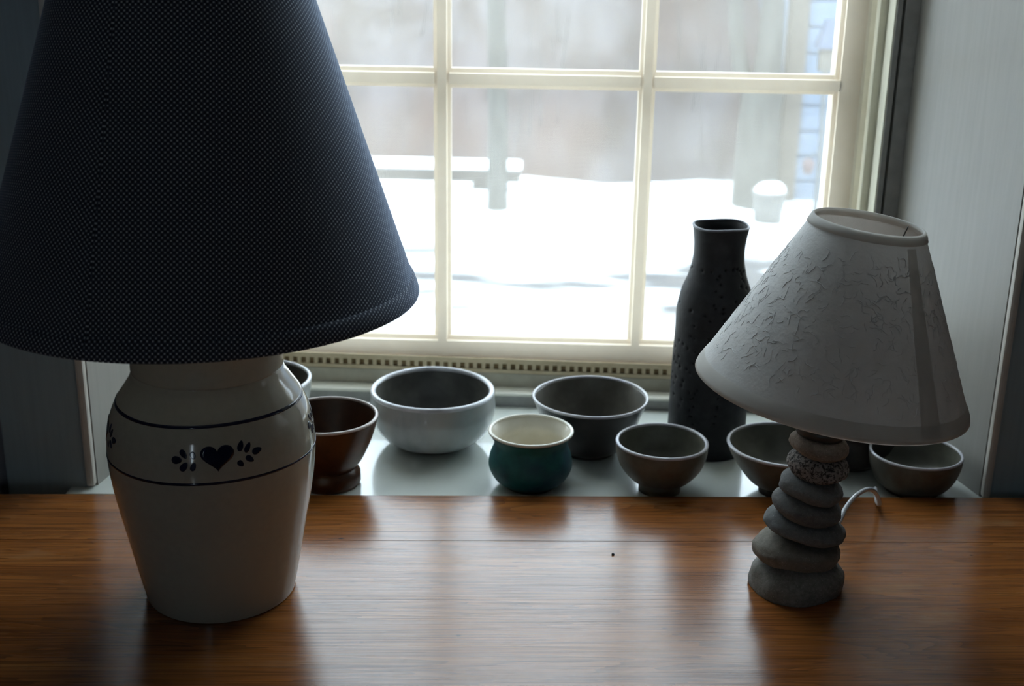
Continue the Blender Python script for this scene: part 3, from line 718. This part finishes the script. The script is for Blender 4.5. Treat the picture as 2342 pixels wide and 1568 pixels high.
def pcone(name, rings, parent, a0=0.0, a1=2*PI, segs=160, mat=None):
    V, Fc = [], []; full = abs(a1-a0-2*PI) < 1e-6
    for t, off in rings:
        r = PB_R + (PT_R-PB_R)*t + off; z = PH*t
        for j in range(segs+1):
            a = a0 + (a1-a0)*j/segs
            V.append((r*math.sin(a), -r*math.cos(a), z))
    m = segs+1
    for i in range(len(rings)-1):
        for j in range(segs): Fc.append((i*m+j, i*m+j+1, (i+1)*m+j+1, (i+1)*m+j))
    o = mk(name, V, Fc, mat or M['paper'], parent, True)
    bm = bmesh.new(); bm.from_mesh(o.data); bmesh.ops.remove_doubles(bm, verts=bm.verts, dist=1e-6); bm.to_mesh(o.data); bm.free()
    shade_frame(o); return o
ps = pcone('lamp_shade', [(k/20, 0.0) for k in range(21)], sl); ps['label'] = 'tilted white shade of crinkled fibre paper'
# raised crinkles of the handmade paper: short kinked threads lying in its skin
rs = random.Random(21); V, Fc = [], []
def skin(a, t, off):
    r = PB_R + (PT_R-PB_R)*t + off
    return Vector((r*math.sin(a), -r*math.cos(a), PH*t))
for k in range(1500):
    a = rs.uniform(0, 2*PI); t = rs.uniform(0.16, 0.86); hd = rs.uniform(0, 2*PI)
    if rs.random() > 0.25 + 0.75*(0.5 + 0.5*noise.noise((math.cos(a)*2.2, math.sin(a)*2.2, t*4.0)))*1.3: continue
    n = rs.randint(3, 7); stp = rs.uniform(0.0012, 0.0024); rad = rs.uniform(0.00018, 0.00036); path = []
    for i in range(n+1):
        r = PB_R + (PT_R-PB_R)*t
        path.append((a, t)); a += stp*math.cos(hd)/r; t = min(0.95, max(0.06, t + stp*math.sin(hd)/0.161)); hd += rs.uniform(-0.9, 0.9)
    base = len(V)
    for i, (aa, tt) in enumerate(path):
        p = skin(aa, tt, 0.0); j = min(i+1, n); q = skin(*path[j], 0.0); p0 = skin(*path[max(i-1, 0)], 0.0)
        d = (q - p0).normalized(); nr = Vector((math.sin(aa), -math.cos(aa), 0.45)).normalized(); sd = d.cross(nr).normalized()
        w = rad*(0.35 if i in (0, n) else 1.0)
        V += [p + sd*w*1.5 - nr*0.0002, p + sd*w*0.6 + nr*w*1.0, p - sd*w*0.6 + nr*w*1.0, p - sd*w*1.5 - nr*0.0002]
    for i in range(n):
        for c in range(3): q = base + i*4 + c; Fc.append((q, q+1, q+5, q+4))
fb = mk('paper_fibres', V, Fc, M['paper'], ps, True); shade_frame(fb); fb['kind'] = 'stuff'
pcone('hem', [(0.085, 0.0004), (0.06, 0.0008), (0.02, 0.0009), (-0.004, 0.0002), (-0.012, -0.0020), (-0.006, -0.0045), (0.02, -0.0030)], ps, mat=M['paper_tape'])
pcone('top_band', [(0.960, 0.0004), (0.962, 0.0010), (0.985, 0.0014), (1.004, 0.0013), (1.012, 0.0002), (1.008, -0.0012), (0.985, -0.0014), (0.965, -0.0009)], ps, mat=M['paper_tape'])
sm_ = pcone('seam_strip', [(0.02, 0.0007), (0.5, 0.0007), (0.95, 0.0007)], ps, math.radians(26), math.radians(37), 12, M['paper_tape']); sm_['label'] = 'darker pasted overlap of the paper'
M['shade_wire'] = speck('shade_wire', (0.10, 0.09, 0.08), (0.16, 0.15, 0.14), 40, 0.4)
for a in (2.05, 2.05+PI):
    rt, rm = PT_R-0.002, 0.014
    o = tube('clip_wire', [(rt*math.sin(a), -rt*math.cos(a), PH*0.99), (0.8*rt*math.sin(a), -0.8*rt*math.cos(a), PH*0.80), (rm*math.sin(a), -rm*math.cos(a), 0.055)], 0.0007, M['shade_wire'], ps, 6)
    shade_frame(o)
M['cord'] = speck('clear_cord', (0.55, 0.56, 0.58), (0.65, 0.66, 0.68), 60, 0.18, spec=0.6)
def rel(p): return (p[0]-KX, p[1]-KY, p[2]-TZ)
tube('cord', [rel(p) for p in ((0.2400, 1.040, 0.7535), (0.2560, 1.050, 0.764), (0.2754, 1.070, 0.7833), (0.2846, 1.085, 0.7921), (0.2976, 1.100, 0.7985), (0.3132, 1.120, 0.7955), (0.3265, 1.140, 0.7823), (0.3355, 1.155, 0.7640), (0.340, 1.180, 0.7545), (0.345, 1.2085, 0.7560))], 0.0022, M['cord'], sl, 10)['label'] = 'clear plastic flex'

# ------------------------------------------------------------------ pottery on the sill
SZ = 0.740
def wobble(ar, az, k=2, ph=0.0):
    return lambda r, z, a: (r*(1 + ar*math.sin(k*a+ph)), z*(1 + az*math.sin(k*a+ph+1.0)))
def bowl(name, loc, outer, inner, lip, foot, m_out, m_in, m_rim, m_foot, label, cat='bowl', wob=None):
    """outer and inner are (r, z) rising / falling profiles; lip is the rounded rim ring; foot a ring below"""
    t = tag(empty(name, (loc[0], loc[1], SZ)), label, cat)
    po_ = smooth_profile(outer, 6); pi_ = smooth_profile(inner, 6)
    lathe('body', po_ + [(pi_[0][0], pi_[0][1])] + pi_ , None, t, 96, wob=wob, mats=[m_out, m_in], fmat_fn=lambda i: 0 if i < len(po_) else 1)
    lathe('rim', lip, m_rim, t, 96, wob=wob, closed=True)
    lathe('foot', foot, m_foot, t, 64, wob=wob)
    return t
def lip(r, z, w, h):
    return [(r + w*math.cos(t)*0.5, z + h*math.sin(t)*0.5) for t in [2*PI*i/12 for i in range(12)]]
def glaze(name, a, b, c3, rough=0.25, sc_=70, big=22, spec=0.5, stretch=(1, 1, 1)): return speck(name, a, b, sc_, rough, 0.05, 0.0006, c3=c3, big=big, spec=spec, stretch=stretch)
G = {}
G['teal'] = glaze('teal_glaze', (0.010, 0.115, 0.118), (0.018, 0.165, 0.165), (0.016, 0.075, 0.11), 0.55)
G['cream'] = glaze('cream_glaze', (0.76, 0.72, 0.62), (0.82, 0.78, 0.68), (0.74, 0.68, 0.55), 0.18)
G['bluegrey'] = glaze('blue_grey_glaze', (0.44, 0.48, 0.50), (0.60, 0.63, 0.64), (0.50, 0.50, 0.48), 0.14, 40, 16, stretch=(1, 1, 0.5))
G['greyin'] = glaze('grey_inside_glaze', (0.13, 0.13, 0.12), (0.18, 0.18, 0.165), (0.10, 0.10, 0.095), 0.3)
G['brown'] = glaze('red_brown_glaze', (0.085, 0.028, 0.008), (0.14, 0.048, 0.014), (0.06, 0.022, 0.010), 0.3, 60, 30)
G['brownin'] = glaze('dark_brown_glaze', (0.045, 0.018, 0.008), (0.07, 0.028, 0.012), (0.04, 0.018, 0.010), 0.35)
G['dark'] = glaze('dark_umber_glaze', (0.022, 0.017, 0.016), (0.045, 0.036, 0.033), (0.03, 0.022, 0.02), 0.3)
G['olivein'] = glaze('olive_grey_glaze', (0.10, 0.095, 0.08), (0.14, 0.13, 0.11), (0.07, 0.064, 0.052), 0.35)
G['stone'] = glaze('grey_stoneware', (0.120, 0.112, 0.086), (0.165, 0.155, 0.122), (0.12, 0.080, 0.045), 0.45)
G['stonein'] = glaze('grey_green_glaze', (0.120, 0.118, 0.092), (0.160, 0.158, 0.125), (0.095, 0.094, 0.076), 0.35)
G['rimlite'] = glaze('rim_glaze_sky_sheen', (0.76, 0.78, 0.84), (0.82, 0.84, 0.90), (0.5, 0.5, 0.54), 0.16)  # rim glaze, whitened and blued to carry the sky's reflection
G['rimgrey'] = glaze('grey_rim_sky_sheen', (0.52, 0.51, 0.53), (0.60, 0.59, 0.62), (0.50, 0.50, 0.58), 0.2)  # grey rim glaze with some sky reflection painted into its tone
G['rimpink'] = glaze('pinkish_rim_glaze', (0.58, 0.50, 0.48), (0.66, 0.58, 0.55), (0.46, 0.40, 0.36), 0.25)
G['paleout'] = glaze('pale_grey_glaze', (0.36, 0.37, 0.36), (0.44, 0.45, 0.44), (0.34, 0.33, 0.30), 0.25)
G['darkfoot'] = glaze('bare_dark_clay', (0.045, 0.036, 0.030), (0.07, 0.055, 0.045), (0.05, 0.04, 0.03), 0.7)

bowl('small_pot', (-0.0150, 1.2305), [(0.030, 0.003), (0.0385, 0.010), (0.0442, 0.022), (0.0432, 0.034), (0.0392, 0.045), (0.0392, 0.051), (0.0442, 0.0605)], [(0.0418, 0.0610), (0.0365, 0.052), (0.0360, 0.045), (0.0405, 0.033), (0.040, 0.020), (0.030, 0.012), (0.0, 0.010)],
     lip(0.0432, 0.0615, 0.0042, 0.0034), [(0.0, 0.0), (0.027, 0.0), (0.029, 0.004), (0.0, 0.004)], G['teal'], G['cream'], G['cream'], G['darkfoot'], 'teal bellied pot with a flared rim and cream inside', 'pot')
bowl('pottery_bowl', (-0.1290, 1.3355), [(0.036, 0.003), (0.053, 0.009), (0.066, 0.024), (0.0715, 0.043), (0.0708, 0.056), (0.0700, 0.0645)], [(0.0655, 0.0645), (0.0665, 0.050), (0.063, 0.030), (0.050, 0.014), (0.028, 0.009), (0.0, 0.008)],
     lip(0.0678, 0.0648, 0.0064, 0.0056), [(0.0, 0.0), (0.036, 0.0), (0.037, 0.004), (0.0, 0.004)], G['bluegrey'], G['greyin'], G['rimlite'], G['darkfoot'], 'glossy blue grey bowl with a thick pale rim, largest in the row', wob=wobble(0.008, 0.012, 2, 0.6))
bowl('pottery_bowl', (0.0497, 1.3260), [(0.031, 0.003), (0.041, 0.010), (0.052, 0.030), (0.0585, 0.048), (0.0625, 0.058), (0.0652, 0.0645)], [(0.0625, 0.0645), (0.0580, 0.052), (0.050, 0.032), (0.038, 0.014), (0.024, 0.010), (0.0, 0.009)],
     lip(0.0641, 0.0650, 0.0036, 0.0034), [(0.0, 0.0), (0.030, 0.0), (0.032, 0.004), (0.0, 0.004)], G['dark'], G['olivein'], G['rimgrey'], G['darkfoot'], 'wide dark umber bowl with a thin lilac grey rim behind the teal pot', wob=wobble(0.004, 0.01, 2, 2.0))
bowl('pottery_bowl', (0.1228, 1.2260), [(0.0225, 0.010), (0.032, 0.015), (0.0425, 0.028), (0.0475, 0.042), (0.0485, 0.0545)], [(0.0455, 0.0545), (0.0440, 0.042), (0.038, 0.026), (0.025, 0.015), (0.012, 0.012), (0.0, 0.011)],
     lip(0.0470, 0.0548, 0.0040, 0.0036), [(0.0, 0.0), (0.0222, 0.0), (0.0224, 0.011), (0.0, 0.011)], G['stone'], G['stonein'], G['rimgrey'], G['stone'], 'small grey stoneware bowl on a narrow foot in front of the black bottle', wob=wobble(0.004, 0.008, 2, 1.0))
bowl('pottery_bowl', (0.2530, 1.2304), [(0.0255, 0.009), (0.036, 0.014), (0.049, 0.030), (0.0575, 0.044), (0.0612, 0.0535)], [(0.0582, 0.0535), (0.054, 0.043), (0.045, 0.029), (0.030, 0.017), (0.012, 0.013), (0.0, 0.012)],
     lip(0.0598, 0.0538, 0.0038, 0.0034), [(0.0, 0.0), (0.0245, 0.0), (0.0252, 0.010), (0.0, 0.010)], G['stone'], G['stonein'], G['rimgrey'], G['darkfoot'], 'wide flaring grey stoneware bowl directly behind the stacked stones', wob=wobble(0.003, 0.012, 1, 1.0))
bowl('pottery_bowl', (0.3935, 1.2440), [(0.029, 0.003), (0.037, 0.009), (0.0440, 0.021), (0.0475, 0.034), (0.0482, 0.0430)], [(0.0455, 0.0430), (0.0440, 0.033), (0.038, 0.018), (0.025, 0.010), (0.012, 0.008), (0.0, 0.007)],
     lip(0.0468, 0.0433, 0.0034, 0.0032), [(0.0, 0.0), (0.028, 0.0), (0.0292, 0.004), (0.0, 0.004)], G['stone'], G['stonein'], G['rimgrey'], G['darkfoot'], 'footless grey stoneware bowl beside the white painted reveal', wob=wobble(0.004, 0.010, 2, 0.2))
bowl('pottery_cup', (-0.2285, 1.2189), [(0.0285, 0.020), (0.036, 0.030), (0.0445, 0.048), (0.050, 0.064), (0.0530, 0.0765)], [(0.0502, 0.0765), (0.047, 0.064), (0.041, 0.046), (0.030, 0.030), (0.014, 0.025), (0.0, 0.024)],
     lip(0.0516, 0.0770, 0.0036, 0.0034), [(0.0, 0.0), (0.031, 0.0), (0.0335, 0.004), (0.0332, 0.014), (0.0282, 0.0215), (0.0, 0.0215)], G['brown'], G['brownin'], G['rimpink'], G['brown'], 'red brown glazed footed cup half behind the stoneware jar', 'cup')
bowl('pottery_bowl', (-0.3330, 1.3400), [(0.034, 0.003), (0.046, 0.012), (0.057, 0.034), (0.0625, 0.056), (0.0640, 0.0705)], [(0.0605, 0.0705), (0.0585, 0.055), (0.052, 0.032), (0.038, 0.015), (0.02, 0.010), (0.0, 0.009)],
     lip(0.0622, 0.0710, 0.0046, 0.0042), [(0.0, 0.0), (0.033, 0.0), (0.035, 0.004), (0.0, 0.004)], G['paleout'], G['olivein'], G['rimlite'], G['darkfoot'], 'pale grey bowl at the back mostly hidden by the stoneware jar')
bowl('pottery_bowl', (0.3400, 1.3150), [(0.032, 0.003), (0.043, 0.010), (0.050, 0.026), (0.0535, 0.042), (0.0545, 0.055)], [(0.0515, 0.055), (0.050, 0.042), (0.044, 0.024), (0.030, 0.012), (0.014, 0.009), (0.0, 0.008)],
     lip(0.0530, 0.0553, 0.0036, 0.0034), [(0.0, 0.0), (0.031, 0.0), (0.033, 0.004), (0.0, 0.004)], G['dark'], G['olivein'], G['rimgrey'], G['darkfoot'], 'dark brown bowl mostly hidden under the paper shade')

# black bottle with pricked dots
M['blackclay'] = speck('matt_black_clay', (0.020, 0.020, 0.023), (0.034, 0.034, 0.038), 120, 0.6, 0.3, 0.0008, c3=(0.018, 0.018, 0.02), big=25, spec=0.35)
M['dot'] = speck('black_pit', (0.004, 0.004, 0.004), (0.006, 0.006, 0.006), 60, 0.9)
bt = tag(empty('clay_bottle', (0.1838, 1.3445, SZ)), 'tall matt black clay bottle pricked with rows of small dots', 'bottle')
bp = smooth_profile([(0.043, 0.0), (0.0440, 0.004), (0.0440, 0.045), (0.0438, 0.082), (0.0432, 0.118), (0.0426, 0.148), (0.0420, 0.168), (0.0383, 0.187), (0.0322, 0.204), (0.0282, 0.222), (0.0278, 0.236), (0.0292, 0.250), (0.0312, 0.2610)], 22)
rs = random.Random(11); dots = []
for k in range(46):                                        # dots run up in loose columns over the shoulder
    a = rs.uniform(0, 2*PI); z = rs.uniform(0.02, 0.15); n = rs.randint(3, 9)
    for q in range(n):
        dots.append((a + rs.uniform(-0.05, 0.05) + q*rs.uniform(-0.02, 0.03), z + q*rs.uniform(0.0085, 0.0125)))
for k in range(60): dots.append((rs.uniform(0, 2*PI), rs.uniform(0.14, 0.225)))
SG = 220; V, Fc, fm, DEP = [], [], [], []
DA = np.array([d[0] for d in dots]); DZ = np.array([d[1] for d in dots])
for i, (r, z) in enumerate(bp):
    for j in range(SG):
        a = 2*PI*j/SG
        da = (DA - a + PI) % (2*PI) - PI
        d2 = (da*r)**2 + (DZ - z)**2
        dep = float(np.max(np.exp(-d2/(0.0017**2)))) if z < 0.25 else 0.0
        rr_ = r*(1 + 0.012*noise.noise((math.cos(a)*1.5, math.sin(a)*1.5, z*14))) - 0.0019*dep
        top = 0.0009*math.sin(3*a+0.8)*max(0, (z-0.235)/0.026) if z > 0.235 else 0
        V.append((rr_*math.sin(a) + 0.0015*z/0.26, -rr_*math.cos(a), z + top)); DEP.append(dep)
nb = len(bp)
inner = [(0.0286, 0.2600), (0.0262, 0.250), (0.0248, 0.236), (0.0255, 0.215), (0.030, 0.19), (0.036, 0.16), (0.038, 0.05), (0.0, 0.045)]
for (r, z) in inner:
    for j in range(SG):
        a = 2*PI*j/SG; top = 0.0009*math.sin(3*a+0.8)*max(0, (z-0.235)/0.026) if z > 0.235 else 0
        V.append((r*math.sin(a) + 0.0015*z/0.26, -r*math.cos(a), z + top))
for i in range(nb + len(inner) - 1):
    for j in range(SG):
        j2 = (j+1) % SG; Fc.append((i*SG+j, i*SG+j2, (i+1)*SG+j2, (i+1)*SG+j))
        fm.append(1 if i < nb-1 and DEP[i*SG+j] + DEP[i*SG+j2] + DEP[(i+1)*SG+j2] + DEP[(i+1)*SG+j] > 2.0 else 0)
Fc.append(tuple(range(SG-1, -1, -1))); fm.append(0)
mk('body', V, Fc, None, bt, True, [M['blackclay'], M['dot']], fm)
M['bottle_lip'] = speck('pale_lip', (0.10, 0.10, 0.12), (0.16, 0.16, 0.19), 90, 0.3)  # lip paler and bluer than the black clay
lathe('lip', lip(0.0299, 0.2606, 0.0030, 0.0026), M['bottle_lip'], bt, 128, closed=True, wob=lambda r, z, a: (r, z + 0.0009*math.sin(3*a+0.8)), loc=(0.0015, 0, 0))

# a crumb on the table top
M['crumb'] = speck('black_crumb', (0.008, 0.007, 0.006), (0.015, 0.012, 0.010), 300, 0.8)
bm = bmesh.new(); bmesh.ops.create_icosphere(bm, subdivisions=2, radius=1.0)
for v in bm.verts:
    v.co *= 1 + 0.5*noise.noise(v.co*1.7 + Vector((3, 1, 2)))
    v.co = Vector((v.co.x*0.0013, v.co.y*0.0019, max(v.co.z, -0.6)*0.0010))
cr = from_bm('crumb', bm, M['crumb'], None, True); cr.location = (0.0662, 1.0570, TZ + 0.0006)
tag(cr, 'tiny black crumb lying on the shiny middle of the table', 'crumb')
